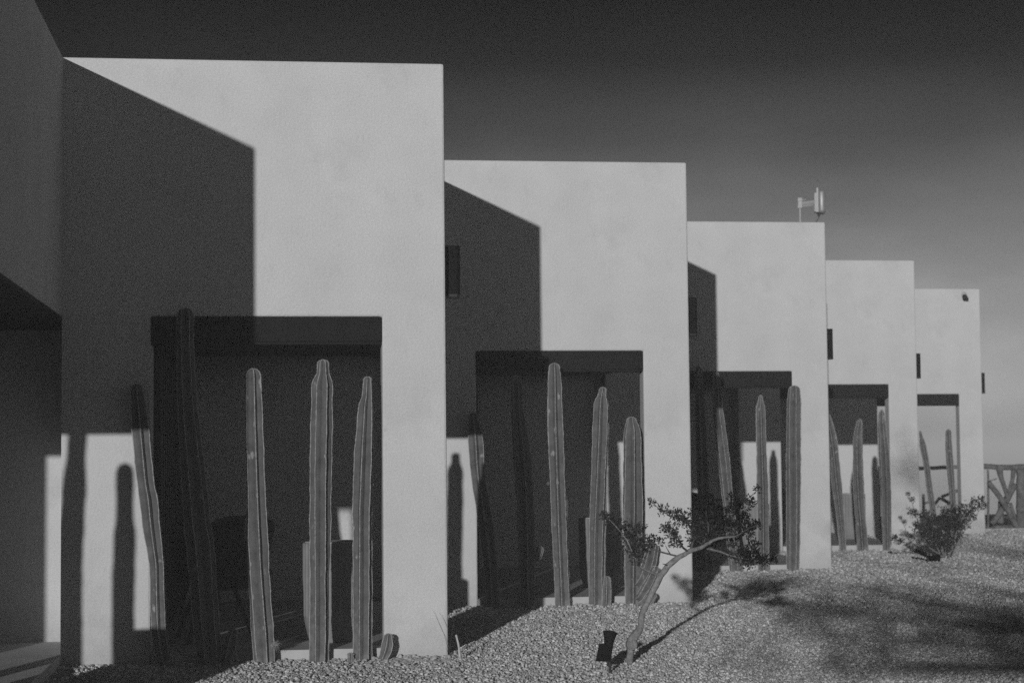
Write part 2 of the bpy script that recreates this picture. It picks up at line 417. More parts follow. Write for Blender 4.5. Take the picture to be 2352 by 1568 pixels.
# third facade
column([(854, 1596, 1612), (944, 1595, 1621), (1052, 1599, 1627), (1160, 1604, 1630), (1303, 1612, 1638)], (1604, 840), yc[3],
       'shaded cactus hard against the edge of the second villa, seen in the third opening', 21, rot=.2)
column([(868, 1637, 1652), (890, 1636, 1656), (944, 1639, 1660), (1052, 1649, 1675), (1160, 1662, 1684), (1303, 1676, 1705)], (1644, 853), yc[3],
       'leaning cactus with dark top and sunlit flank in the third opening', 22, rot=.55)
column([(918, 1742, 1752), (930, 1738, 1756), (945, 1736, 1758), (1016, 1737, 1760), (1124, 1738, 1765), (1304, 1741, 1768)], (1747, 907), yc[3],
       'slim pointed cactus in front of the sunlit inner wall of the third opening', 23, rot=.25)
column([(897, 1812, 1837), (930, 1809, 1838), (1016, 1807, 1838), (1160, 1807, 1837), (1304, 1808, 1834)], (1825, 885), yc[3],
       'stout blunt cactus standing against the pier of the antenna villa', 24, rot=.7)
# fourth facade
column([(952, 1894, 1906), (1012, 1899, 1924), (1111, 1910, 1934), (1180, 1920, 1939), (1254, 1928, 1943)], (1896, 928), yc[4],
       'leaning cactus half hidden behind the antenna villa, in the fourth opening', 31, rot=.3)
column([(979, 1966, 1980), (1012, 1960, 1981), (1080, 1959, 1983), (1146, 1961, 1986), (1200, 1965, 1990), (1257, 1968, 1995)], (1976, 962), yc[4],
       'pointed cactus in front of the drum in the fourth opening, bright behind it', 32, rot=.1)
column([(962, 2018, 2032), (979, 2017, 2034), (1040, 2019, 2041), (1111, 2022, 2046), (1180, 2025, 2047), (1256, 2028, 2046)], (2025, 940), yc[4],
       'cactus standing across the inner edge of the mottled pier in the fourth opening', 33, rot=.45)
# fifth facade
column([(1005, 2112, 2120), (1022, 2112, 2127), (1067, 2121, 2135), (1121, 2128, 2142), (1175, 2137, 2150), (1235, 2146, 2159)], (2113, 988), yc[5],
       'curved leaning cactus in the farthest opening, seen against sky and log rail', 41, rot=.3)
column([(995, 2172, 2185), (1031, 2172, 2187), (1085, 2176, 2191), (1139, 2181, 2194), (1235, 2188, 2200)], (2178, 985), yc[5],
       'upright round-topped cactus in the farthest opening, rising out of the round bush', 42, rot=.6)
# cropped villa: cacti beyond the frame whose shadows fall on the next facade
def plain(x, y, h, r, label, seed, head=None, lean=0):
    root = empty('columnar_cactus', (x, y, 0), label, 'cactus', 'organ pipe cacti planted along the facades')
    P = [(x, y, -.04), (x-.01, y, h*.5), (x+lean*.25, y, h*.72), (x+lean*.5, y, h*.82), (x+lean, y, h-.08)]; Rr = [r, r*1.02, r, (head or .95)*r, (head or .95)*r*1.05]
    p, q = smooth_path(P, Rr, .05); c, r0 = p[-1], q[-1]
    for k in range(1, 7): p.append(c+Vector((0, 0, .08*k/6))); q.append(max(.004, r0*math.sqrt(max(0, 1-(k/6)**2))))
    bm, bs = bmesh.new(), bmesh.new(); ribbed(bm, bs, p, q, seed=seed)
    from_bm('stem', bm, M['skin'], root, smooth=True, auto=50); from_bm('spines', bs, M['spine'], root)
for (dx, h, r, hd, ln, lab) in [(-1.385, 2.75, .08, .8, .06, 'tall cactus before the cropped villa, casting the taller shadow on the sunlit patch'),
                            (-1.005, 2.16, .076, .78, 0, 'cactus with small head before the cropped villa, casting the knobbed shadow'),
                            (-.55, 2.45, .076, None, 0, 'cactus beside the pier of the cropped villa')]:
    plain(XE[0]+dx, yc[0], h, r, lab, int(h*100), hd, ln)
# small cacti
column([(1450, 526, 545), (1465, 517, 546), (1490, 510, 543), (1512, 507, 533)], (535, 1443), yc[1]-.06,
       'short shaded cactus stub leaning beside the tallest cactus', 51, rot=.2, group='small cactus stubs at the wall foot', name='cactus_stub', shape=2)
column([(1463, 883, 902), (1478, 878, 905), (1493, 875, 901), (1506, 872, 894)], (894, 1454), yc[1]-.02,
       'small tilted round cactus at the foot of the bright pier, its shadow on the wall', 52, rot=.35, group='small cactus stubs at the wall foot', name='cactus_stub', shape=2)
column([(1503, 799, 811), (1511, 799, 811)], (805, 1498), yc[1]-.06,
       'tiny round cactus half buried in gravel between two tall cacti', 53, group='small cactus stubs at the wall foot', name='cactus_stub', shape=2)
column([(1334, 1387, 1403), (1355, 1384, 1405), (1392, 1382, 1404)], (1394, 1323), yc[2]-.1,
       'knee-high cactus stub with pale ridges at the foot of the stepped cactus', 54, rot=.3, group='small cactus stubs at the wall foot', name='cactus_stub', shape=2.4)
# spiky tuft growing on a cactus
p0 = on_y(633, 1481, yc[1]-.03); bm = bmesh.new()
for _ in range(60):
    d = Vector((R.gauss(0, 1), R.gauss(0, 1)-.3, R.gauss(.2, 1))).normalized(); L = R.uniform(.025, .055)
    m1 = p0+d*L*.6+Vector((0, 0, .006)); e = p0+d*L-Vector((0, 0, .006))
    bm_tube(bm, [p0, m1, e], [.0014, .0011, .0004], sides=3)
tag(from_bm('spiky_tuft', bm, M['spine']), 'small spiky pale tuft clinging to the foot of the lone middle cactus', 'plant')

# ------------------------------------------------------------------ fluted drums
DR = [(XE[0]-.60, YF[0]+.42, .25, .74, 'fluted drum on the terrace of the cropped villa'),
      (.557, 14.86, .25, .76, 'fluted concrete drum behind the narrow-headed cactus in the largest opening'),
      (3.63, 20.2, .232, .74, 'concrete drum partly black with cactus shadow in the second opening'),
      (6.62, 25.1, .23, .74, 'fluted drum behind the slim pointed cactus in the third opening'),
      (9.72, 30.4, .225, .74, 'pale fluted drum beside the pointed cactus in the fourth opening')]
for (x, y, r, h, lab) in DR:
    root = empty('fluted_drum', (x, y, FLOOR), lab, 'planter', 'fluted drums on the terraces')
    bm = bmesh.new(); n = 30; sub = 6; rings = []
    prof = [(.80, .0), (.80, .004), (.86, .06), (.955, .19), (.985, .245), (1.0, .262), (1.0, .70), (1.0, .965), (1.0, .985), (.99, 1.0)]
    for (f, t) in prof:
        ring = []
        for j in range(n*sub):
            a = 2*math.pi*j/(n*sub); u = abs(((j % sub)/sub)*2-1)
            g = .035*(1-u**2.0) if .25 < t < .99 else 0
            rr_ = r*f*(1-g); ring.append(bm.verts.new((x+rr_*math.cos(a), y+rr_*math.sin(a), FLOOR+.001+t*h)))
        rings.append(ring)
    for k in range(len(rings)-1):
        for j in range(n*sub): bm.faces.new((rings[k][j], rings[k][(j+1) % (n*sub)], rings[k+1][(j+1) % (n*sub)], rings[k+1][j]))
    bm.faces.new(rings[0][::-1])
    bm.faces.new(rings[-1])
    from_bm('drum_body', bm, M['conc'], root, smooth=True, auto=28)
    bm = bmesh.new(); bm_lathe(bm, [(r*.93, h+.002), (r*.93, h+.008), (r*.9, h+.010)], (x, y, FLOOR), 48)
    from_bm('lid', bm, M['slab'], root)

# ------------------------------------------------------------------ chairs and side tables
def chair(x, y, label, rz=0.):
    root = empty('rope_armchair', (x, y, FLOOR), label, 'chair', 'black rope armchairs on the terraces')
    mx = Matrix.Translation((x, y, FLOOR)) @ Matrix.Rotation(rz, 4, 'Z')
    def sh(u, v):   # u: 0..1 round the U from left arm over the back to the right arm; v: 0 bottom .. 1 top
        a = math.pi*(1.08+ .84*u) if False else math.pi*(1+u)
        flare = .80+.20*v
        px = .42*flare*math.copysign(abs(math.cos(a))**.6, math.cos(a)); py = -.36*flare*abs(math.sin(a))**.6 + .05
        top = .70+.20*math.sin(math.pi*u)**1.2
        py += .24*max(0, 1-min(u, 1-u)/.12)
        return mx @ Vector((px, py, .32+(top-.32)*v))
    bm = bmesh.new(); n = 46
    for k in range(n):   # woven rope bands
        u0, u1 = k/n+.002, (k+.985)/n
        g = []
        for v in (0, .25, .5, .75, 1): g.append((sh(u0, v), sh(u1, v)))
        out = [(mx @ Vector((0, 0, .5)))]
        for a, b in zip(g, g[1:]):
            q = [a[0], a[1], b[1], b[0]]; nrm = (q[1]-q[0]).cross(q[3]-q[0]).normalized()*.012
            f0 = [bm.verts.new(w) for w in q]; f1 = [bm.verts.new(w+nrm) for w in q]
            bm.faces.new(f0[::-1]); bm.faces.new(f1)
            for i in range(4): bm.faces.new((f0[i], f0[(i+1) % 4], f1[(i+1) % 4], f1[i]))
    from_bm('backrest', bm, M['black'], root)
    bm = bmesh.new()
    bm_tube(bm, [sh(k/40, 1.0) for k in range(41)], .014, 6); bm_tube(bm, [sh(k/40, 0) for k in range(41)], .012, 6)
    for u in (0, 1): bm_tube(bm, [sh(u, 0), sh(u, 1)], .013, 6)
    from_bm('frame', bm, M['steel'], root)
    bm = bmesh.new(); bm_box(bm, (-.33, -.27, .33), (.33, .30, .43), bev=.04, seg=3); bm.transform(mx)
    from_bm('seat', bm, M['black'], root, smooth=True)
    for sx in (-1, 1):
        for sy in (-1, 1):
            bm = bmesh.new(); bm_tube(bm, [mx @ Vector((sx*.26, sy*.22, .34)), mx @ Vector((sx*.31, sy*.29, 0))], [.017, .011], 8)
            from_bm('leg', bm, M['steel'], root)
chair(-.33, 17.35, 'black woven armchair with its back turned, in the largest opening', .6)
chair(5.63, 25.4, 'black woven armchair mostly behind the small tree, in the third opening', 0)
chair(8.80, 30.3, 'black woven armchair glimpsed past the antenna villa edge in the fourth opening', 0)
def table(x, y, label, feet):
    root = empty('side_table', (x, y, FLOOR), label, 'table', 'black side tables on the terraces')
    bm = bmesh.new(); bm_lathe(bm, [(.28, .395), (.3, .40), (.3, .42), (.29, .425)], (x, y, FLOOR), 40)
    from_bm('tabletop', bm, M['black'], root)
    for (fx, fy) in feet:
        bm = bmesh.new(); bm_tube(bm, [(x+(fx-x)*.5, y+(fy-y)*.5, FLOOR+.40), (fx, fy, FLOOR)], [.022, .017], 8)
        from_bm('leg', bm, M['steel'], root)
table(-.37, 15.2, 'low black table on splayed legs beside the tallest shaded cactus', [(-.68, 15.38), (-.57, 14.79), (-.09, 15.5), (-.36, 15.72)])
table(5.52, 24.55, 'low black table in the shade of the third opening', [(5.24, 24.7), (5.37, 24.2), (5.83, 24.9), (5.74, 24.3)])

# ------------------------------------------------------------------ ground, gravel, sea
def ground_z(x, y):
    z = .016*mnoise.noise(Vector((x*.45, y*.45, 3))) + .012*mnoise.noise(Vector((x*1.3, y*1.3, 9)))
    return z-.004
bm = bmesh.new()
xs = [-90, -40, -12] + [-6+.5*k for k in range(55)] + [24, 30, 45, 90, 160]
ys = [-90, -40, -8] + [0+.5*k for k in range(88)] + [44.2, 46, 50, 60, 75]
grid = []
for y in ys:
    row = []
    for x in xs:
        z = ground_z(x, y)
        if y > 43.6: z -= (y-43.6)**1.25*.38
        row.append(bm.verts.new((x, y, max(z, -7.6))))
    grid.append(row)
for j in range(len(ys)-1):
    for i in range(len(xs)-1): bm.faces.new((grid[j][i], grid[j][i+1], grid[j+1][i+1], grid[j+1][i]))
tag(from_bm('ground', bm, M['ground'], smooth=True), kind='structure')
bm = bmesh.new(); bmesh.ops.create_grid(bm, x_segments=1, y_segments=1, size=2900)
bm.transform(Matrix.Translation((0, 0, -6)))
tag(from_bm('sea', bm, M['water']), kind='structure')

def inside_villa(x, y, pad=.0):
    for i in range(6):
        if x < XE[i]+pad and y > YF[i]-pad: return True
    return False
# loose stones, uncountable
ico = bmesh.new(); bmesh.ops.create_icosphere(ico, subdivisions=1, radius=1)
iv = np.array([v.co[:] for v in ico.verts]); itri = np.array([[v.index for v in f.verts] for f in ico.faces]); ico.free()
pos = []
def strip(y0, y1, dens, smin, smax):
    w0 = .405*y1+4.; xl = -.15*y1-.3
    n = int((y1-y0)*(w0-xl)*dens)
    X = NR.uniform(xl, w0, n); Yy = NR.uniform(y0, y1, n)
    keep = (X > (Yy*(-.1425)-.25)) & (X < Yy*.415+np.where(NR.uniform(0, 1, n) < .4, 3.6, .3))
    ok = np.ones(n, bool)
    for i in range(6): ok &= ~((X < XE[i]-.004) & (Yy > YF[i]-.012))
    ok &= keep
    # thin out on the soil mound
    mound = ((X-1.05)/.36)**2+((Yy-13.9)/.30)**2 < 1
    ok &= ~(mound & (NR.uniform(0, 1, n) < .5))
    X, Yy = X[ok], Yy[ok]
    s = NR.uniform(0, 1, len(X))**1.7*(smax-smin)+smin
    pos.append(np.stack([X, Yy, s], 1))
strip(11.6, 13.4, 3900, .0055, .019)
strip(13.4, 15.2, 3100, .0055, .019)
strip(15.2, 18, 2000, .006, .020)
strip(18, 22, 1250, .008, .022)
strip(22, 28, 720, .010, .026)
strip(28, 36, 380, .012, .030)
P = np.concatenate(pos); n = len(P)
gz = np.array([ground_z(x, y) for x, y in P[:, :2]])
q = NR.normal(size=(n, 4)); q /= np.linalg.norm(q, axis=1)[:, None]
w, x_, y_, z_ = q.T
Rm = np.stack([1-2*(y_*y_+z_*z_), 2*(x_*y_-z_*w), 2*(x_*z_+y_*w), 2*(x_*y_+z_*w), 1-2*(x_*x_+z_*z_), 2*(y_*z_-x_*w), 2*(x_*z_-y_*w), 2*(y_*z_+x_*w), 1-2*(x_*x_+y_*y_)], 1).reshape(n, 3, 3)
sc = np.stack([NR.uniform(.8, 1.25, n), NR.uniform(.6, 1., n), NR.uniform(.5, .9, n)], 1)*P[:, 2:3]
jit = 1+NR.uniform(-.28, .28, (n, 12, 1))
V = iv[None]*jit*sc[:, None]
V = np.einsum('nij,nkj->nki', Rm, V); 
V += np.stack([P[:, 0], P[:, 1], gz+P[:, 2]*.2+NR.uniform(0, 1, n)**2*.010], 1)[:, None]
F = (itri[None]+(np.arange(n)*12)[:, None, None]).reshape(-1, 3)
me = bpy.data.meshes.new('gravel'); me.vertices.add(n*12); me.vertices.foreach_set('co', V.reshape(-1).astype(np.float32))
me.loops.add(len(F)*3); me.loops.foreach_set('vertex_index', F.reshape(-1).astype(np.int32))
me.polygons.add(len(F)); me.polygons.foreach_set('loop_start', np.arange(0, len(F)*3, 3, dtype=np.int32))
me.update(calc_edges=True)
tag(add_mesh('gravel', me, M['gravel']), kind='stuff')
print('stones', n)
# pale soil clods at the foot of the bright pier
bm = bmesh.new(); cx, cy = 1.05, 13.9; nr, na = 12, 48; rings = []
c0 = bm.verts.new((cx, cy, .022))
for k in range(1, nr+1):
    ring = []
    for j in range(na):
        a = 2*math.pi*j/na; rr_ = .38*k/nr*(1+.35*mnoise.noise(Vector((math.cos(a)*1.5, math.sin(a)*1.5, 4))))
        x, y = cx+rr_*math.cos(a), min(cy+rr_*math.sin(a)*.8, YF[1]-.012)
        z = .018*(1-(k/nr)**2)+.016*mnoise.noise(Vector((x*14, y*14, 1)))+.018*abs(mnoise.noise(Vector((x*40, y*40, 2))))-.006
        ring.append(bm.verts.new((x, y, z if k < nr else -.03)))
    rings.append(ring)
for j in range(na):
    bm.faces.new((c0, rings[0][j], rings[0][(j+1) % na]))
    for k in range(nr-1): bm.faces.new((rings[k][j], rings[k+1][j], rings[k+1][(j+1) % na], rings[k][(j+1) % na]))
for _ in range(46):
    x, y, q = cx+R.uniform(-.36, .40), R.uniform(13.85, 14.14), R.uniform(.010, .030)
    mm = Matrix.Translation((x, y, q*.5)) @ Matrix.Rotation(R.uniform(0, 6), 4, 'Z') @ Matrix.Diagonal((q, q*R.uniform(.6, 1), q*R.uniform(.6, .95), 1))
    rv = bmesh.ops.create_icosphere(bm, subdivisions=2, radius=1, matrix=mm)['verts']
    for v in rv: v.co += Vector((1, 1, 1))*(q*.35*mnoise.noise(v.co*60))
tag(from_bm('soil_clods', bm, M['soil']), kind='structure')
# white rock at the third pier
bm = bmesh.new(); p = on_ground(1802, 1309); bmesh.ops.create_icosphere(bm, subdivisions=3, radius=1)
for v in bm.verts:
    v.co *= 1+.25*mnoise.noise(v.co*1.7); v.co = Vector((v.co.x*.065, v.co.y*.05, v.co.z*.03))+p+Vector((0, 0, .015))
tag(from_bm('white_rock', bm, M['pale'], smooth=True), 'small white rock on the gravel by the stout cactus of the antenna villa', 'rock')

# ------------------------------------------------------------------ foliage
def leaves_mesh(name, tufts, m, parent, L=.025, per=(5, 8), twig=None, wid=.42):
    vs, fs = [], []
    for (c, out) in tufts:
        for _ in range(R.randint(*per)):
            d = (out*.7+Vector((R.gauss(0, .7), R.gauss(0, .7), R.gauss(.15, .6)))).normalized()
            l = L*R.uniform(.65, 1.2); s = d.cross(Vector((R.gauss(0, 1), R.gauss(0, 1), R.gauss(0, 1)))).normalized()*(l*wid*.5)
            nn = d.cross(s).normalized()*(l*.08)
            o = c+Vector((R.gauss(0, 1), R.gauss(0, 1), R.gauss(0, 1)))*L*.25
            b = len(vs); vs += [o, o+d*l*.55+s, o+d*l+nn, o+d*l*.55-s, o+d*l*.3+s*.5, o+d*l*.3-s*.5]
            fs += [(b, b+4, b+5), (b+4, b+1, b+3, b+5), (b+1, b+2, b+3)]
    me = bpy.data.meshes.new(name); me.from_pydata(vs, [], fs); me.update()
    return add_mesh(name, me, m, parent)

def wood_mesh(name, limbs, m, parent, sides=9, wob=.12):
    bm = bmesh.new()
    for k, (pts, rad) in enumerate(limbs):
        p, r = smooth_path(pts, rad, max(.012, min(rad)*2.2)); 
        jt = max(rad)*.10
        p = [v+Vector((R.uniform(-jt, jt), R.uniform(-jt, jt), R.uniform(-jt, jt)))*(0 if j == 0 else 1) for j, v in enumerate(p)]
        bm_tube(bm, p, r, sides=sides, wob=wob, seed=k)
    return from_bm(name, bm, m, parent, smooth=True)

# the small bent tree in front
TY = 13.386
tz = lambda x, y, dy=0.: on_y(1270+.3102*x, 1081.9+.3102*y, TY+dy)
zs = TY/FPX*.3102
def limb(pts, rad): return ([tz(*p) for p in pts], [r*zs for r in rad])
tree = empty('bent_tree', on_y(1447, 1527, TY), 'small bent tree with pale bare trunk and dark leafy crown growing from the gravel', 'tree')
tr = wood_mesh('trunk', [limb([(568, 1455), (566, 1400), (575, 1335), (576, 1278), (612, 1212), (650, 1140), (662, 1055), (698, 965), (738, 890), (780, 800), (850, 700), (930, 640), (1012, 588)],
                              [37, 28, 26, 39, 31, 25, 23, 22, 23, 25, 23, 20, 16])], M['bark'], tree, sides=16, wob=.11)
bm = bmesh.new(); c = tz(580, 1280, -.11); bm_lathe(bm, [(.036, 0), (.040, .004), (.040, .012), (.032, .014), (.030, .010)], (0, 0, 0), 24)
bm.transform(Matrix.Translation(c+Vector((0, -.01, 0))) @ Matrix.Rotation(math.radians(82), 4, 'X') @ Matrix.Rotation(.2, 4, 'Y')); from_bm('pruning_scar', bm, M['bark'], tr, smooth=True, auto=40)
LM = [limb([(1005, 592, 0), (1060, 575, -.04), (1110, 557, -.09), (1190, 510, -.15), (1260, 490, -.17), (1350, 480, -.15), (1440, 430, -.02), (1520, 388, .12)], [19, 17, 15, 11, 9, 7, 5, 3]),
      limb([(790, 778, 0), (720, 745, -.05), (640, 698, -.10), (600, 620, -.14), (540, 500, -.17), (430, 370, -.2), (365, 338, -.22)], [12, 11, 9, 6, 5, 4, 2.5]),
      limb([(940, 632, 0), (860, 612, .03), (780, 590, .06), (700, 555, .09), (640, 510, .10), (600, 430, .12)], [7, 6, 6, 4.5, 4, 3]),
      limb([(868, 612, .03), (850, 580, 0), (832, 548, -.02)], [5, 3.5, 1.5]), limb([(855, 700, 0), (835, 690, -.04), (812, 684, -.06)], [8, 5, 2]),
      limb([(1000, 592, 0), (960, 560, -.05), (930, 500, -.08), (890, 425, -.10), (830, 408, -.12)], [9, 8, 6.5, 5, 3]),
      limb([(1020, 580, 0), (1042, 500, .04), (1035, 430, .07), (950, 352, .09), (870, 328, .10), (800, 290, .1), (722, 215, .1)], [10, 8, 7, 5.5, 4.5, 3.5, 2]),
      limb([(1100, 560, .04), (1150, 440, -.03), (1135, 300, -.07), (1150, 175, -.08)], [10, 8, 5.5, 2.5]),
      limb([(1190, 510, .08), (1290, 410, .02), (1370, 260, -.03), (1460, 188, -.05), (1525, 128, -.06)], [8, 7, 5, 3.5, 2]),
      limb([(1120, 562, .03), (1180, 580, -.04), (1240, 595, -.08), (1320, 625, -.12), (1440, 648, -.15), (1560, 655, -.17), (1645, 650, -.18)], [10, 9, 8, 6, 4.5, 3.5, 2]),
      limb([(1440, 648, -.15), (1475, 585, -.14), (1505, 530, -.13)], [4, 3, 2]), limb([(1240, 490, .1), (1290, 440, .2), (1420, 340, .22)], [6, 5, 2.5])]
wood_mesh('branch', LM[0:1], M['bark'], tree, sides=8, wob=.12)
wood_mesh('branch', LM[9:10], M['bark'], tree, sides=8, wob=.12)
wood_mesh('branch', LM[1:2], M['bark'], tree, sides=7, wob=.10)
wood_mesh('twigs', LM[2:9]+LM[10:], M['twig'], tree, sides=6, wob=.10)
CL = [(1100, 300, 80, -.05), (1170, 420, 110, 0), (1085, 470, 80, .04), (1250, 350, 90, 0), (1290, 440, 80, .05), (1370, 280, 70, -.02), (1400, 400, 60, .1), (1440, 440, 55, .12), (1460, 220, 34, -.05), (1510, 390, 36, .15),
      (1515, 135, 20, -.06), (1480, 565, 50, -.13), (1400, 630, 70, -.14), (1480, 645, 65, -.15), (1560, 650, 42, -.17), (1632, 645, 26, -.18), (1040, 510, 48, .04), (960, 350, 58, .08), (900, 312, 40, .1), (820, 282, 34, .1), (735, 222, 24, .1),
      (870, 440, 56, -.1), (905, 515, 50, -.08), (828, 413, 22, -.12), (1000, 395, 30, .08), (620, 570, 78, -.12), (580, 480, 58, -.1), (480, 405, 54, -.18), (412, 355, 34, -.2), (368, 332, 26, -.22), (560, 420, 46, .1), (645, 425, 36, .12),
      (700, 540, 56, .08), (732, 508, 28, .08), (790, 520, 24, .06), (622, 655, 38, -.12), (1425, 335, 34, .22), (1335, 190, 24, -.05), (1150, 190, 34, -.08), (1120, 560, 34, .02), (1220, 540, 44, .05), (1330, 530, 36, .08), (1300, 620, 26, -.1), (1060, 390, 40, .02), (1210, 260, 40, -.03)]
tufts = []
for (x, y, r, dy) in CL:
    c = tz(x, y, dy); rr_ = r*zs
    for _ in range(int(6+r*r/58)):
        d = Vector((R.gauss(0, 1), R.gauss(0, 1), R.gauss(0, 1))).normalized(); 
        tufts.append((c+d*rr_*(R.random()**.45 if R.random() < .85 else R.uniform(1, 1.35)), (d+Vector((0, 0, .4))).normalized()))
leaves_mesh('crown', tufts, M['leaf'], tree, L=.025, per=(3, 6), wid=.42)

# round bush before the farthest villas
BY = 25.3
bz = lambda x, y, dy=0.: on_y(1881.6+.33*x, 846.7+.33*y, BY+dy); bs_ = BY/FPX*.33
bush = empty('bush', on_y(2168, 1287, BY), 'round dark bush on several pale stems before the farthest villa', 'bush')
st = []
for (a, b) in [((870, 1300), (830, 1180)), ((900, 1310), (960, 1120)), ((850, 1310), (760, 1150)), ((930, 1290), (1000, 1130)), ((880, 1300), (900, 1130)), ((985, 1170), (1015, 1075)), ((860, 1305), (700, 1190)), ((950, 1250), (990, 1150))]:
    dy = R.uniform(-.15, .15); m_ = ((a[0]+b[0])/2+R.uniform(-14, 14), (a[1]+b[1])/2)
    st.append(([bz(*a), bz(*m_, dy*.5), bz(*b, dy)], [5.5*bs_, 4.5*bs_, 2.5*bs_]))
for (a, b) in [((1000, 1100), (1130, 900)), ((690, 1080), (618, 865)), ((720, 1180), (515, 1170)), ((990, 1150), (1140, 940)), ((760, 1120), (640, 1000))]:
    st.append(([bz(*a), bz((a[0]+b[0])/2+8, (a[1]+b[1])/2+6), bz(*b)], [3*bs_, 2.2*bs_, 1.2*bs_]))
wood_mesh('stems', st, M['bark'], bush, sides=6)
BC = [(830, 1130, 115), (900, 1060, 92), (780, 1180, 88), (870, 1200, 80), (920, 1000, 62), (1000, 990, 58), (1040, 985, 48), (1090, 950, 46), (1122, 912, 30), (1140, 945, 22), (700, 1100, 46), (668, 1090, 28), (650, 1000, 36), (650, 912, 20), (618, 868, 14), (640, 1172, 24),
      (540, 1190, 34), (515, 1168, 18), (570, 1205, 22), (950, 1100, 76), (1010, 1070, 46), (740, 1010, 28), (700, 1020, 24), (730, 1130, 50), (800, 1050, 40), (960, 1180, 40), (1060, 1030, 30), (690, 1185, 24)]
tufts = []
for (x, y, r) in BC:
    c = bz(x, y, R.uniform(-.12, .12)); rr_ = r*bs_
    for _ in range(int(7+r*r/36)):
        d = Vector((R.gauss(0, 1), R.gauss(0, 1), R.gauss(0, 1))).normalized(); tufts.append((c+d*rr_*(R.random()**.5*(1 if R.random() < .8 else 1.35)), (d+Vector((0, 0, .3))).normalized()))
leaves_mesh('foliage', tufts, M['leaf'], bush, L=.029, per=(3, 6), wid=.5)

# dry twigs and stake by the bright pier
bm = bmesh.new()
for pts in [[(1030, 1492), (1018, 1450), (1003, 1418), (996, 1402)], [(1032, 1490), (1024, 1462), (1012, 1440), (1000, 1405)], [(1033, 1490), (1040, 1440), (1052, 1405), (1070, 1380)],
            [(1030, 1502), (1026, 1488), (1030, 1478), (1037, 1474)], [(1034, 1504), (1032, 1490), (1041, 1482)], [(1060, 1500), (1078, 1494), (1100, 1484), (1118, 1474)], [(1058, 1500), (1050, 1470), (1048, 1440)], [(1036, 1500), (1052, 1492), (1085, 1478)]]:
    p = [on_y(x, y, 13.95+R.uniform(-.05, .05)) for x, y in pts]; p, _ = smooth_path(p, [0]*len(p), .03); bm_tube(bm, p, [.0014-.0009*k/len(p) for k in range(len(p))], sides=4)
tag(from_bm('dry_twigs', bm, M['twig']), 'wisp of thin dry twigs at the corner of the bright pier', 'plant')
bm = bmesh.new(); bm_tube(bm, smooth_path([on_y(1056, 1507, 13.85), on_y(1054, 1488, 13.85), on_y(1051, 1470, 13.85), on_y(1047, 1457, 13.85)], [1]*4, .02)[0], .0075, 7, wob=.15)
tag(from_bm('stake', bm, M['pale']), 'short pale stick standing in the gravel by the dry twigs', 'stick')

# ------------------------------------------------------------------ garden spotlights
sl = empty('spotlight', on_ground(1404, 1548), 'black solar spotlight with flared head and panel standing in gravel by the bent tree', 'lamp', 'solar spotlights in the gravel')
SY = 12.81; sz_ = lambda x, y, dy=0.: on_y(1270+.3102*x, 1081.9+.3102*y, SY+dy)
k = SY/FPX*.3102
bm = bmesh.new(); bm_tube(bm, [sz_(424, 1520), sz_(420, 1400)], [10*k, 11*k], 8); bm_box(bm, sz_(398, 1442)-Vector((0, .01, 0)), sz_(434, 1424)+Vector((0, .012, 0)), bev=.003)
from_bm('stake', bm, M['steel'], sl)
bm = bmesh.new(); a, b, c, d = sz_(342, 1274, .05), sz_(449, 1274, .05), sz_(430, 1398, -.05), sz_(317, 1396, -.05)
nrm = (b-a).cross(d-a).normalized()
if nrm.y > 0: nrm = -nrm
lo = [bm.verts.new(v) for v in (a, b, c, d)]; hi = [bm.verts.new(v-nrm*.014) for v in (a, b, c, d)]
bm.faces.new(lo); bm.faces.new(hi[::-1])
for i in range(4): bm.faces.new((lo[i], hi[i], hi[(i+1) % 4], lo[(i+1) % 4]))
from_bm('solar_panel', bm, M['lamp'], sl)
bm = bmesh.new(); p0, p1 = sz_(412, 1285, .09), sz_(424, 1192, .12)
bm_tube(bm, [p0, p0.lerp(p1, .3), p0.lerp(p1, .7), p1, p1-(p1-p0)*.12, p0.lerp(p1, .5)], [36*k, 38*k, 46*k, 55*k, 50*k, 30*k], 24)
from_bm('lamp_head', bm, M['lamp'], sl, smooth=True, auto=40)
sl2 = empty('spotlight', on_ground(2139, 1292), 'black solar spotlight lying low in front of the round bush', 'lamp', 'solar spotlights in the gravel')
S2 = 24.75; qz = lambda x, y, dy=0.: on_y(1693.4+.28*x, 1176+.28*y, S2+dy); k2 = S2/FPX*.28
bm = bmesh.new(); bm_tube(bm, [qz(1568, 425), qz(1562, 370)], [11*k2, 11*k2], 8); from_bm('stake', bm, M['steel'], sl2)
bm = bmesh.new(); a, b, c, d = qz(1462, 292, .06), qz(1556, 334, .06), qz(1550, 362, -.05), qz(1455, 318, -.05)
lo = [bm.verts.new(v) for v in (a, b, c, d)]; hi = [bm.verts.new(v+Vector((0, .004, -.014))) for v in (a, b, c, d)]
bm.faces.new(lo); bm.faces.new(hi[::-1])
for i in range(4): bm.faces.new((lo[i], hi[i], hi[(i+1) % 4], lo[(i+1) % 4]))
from_bm('solar_panel', bm, M['lamp'], sl2)
bm = bmesh.new(); p0, p1 = qz(1560, 372), qz(1650, 374, .05)
bm_tube(bm, [p0, p0.lerp(p1, .4), p1], [16*k2, 22*k2, 33*k2], 20); from_bm('lamp_head', bm, M['lamp'], sl2, smooth=True, auto=40)

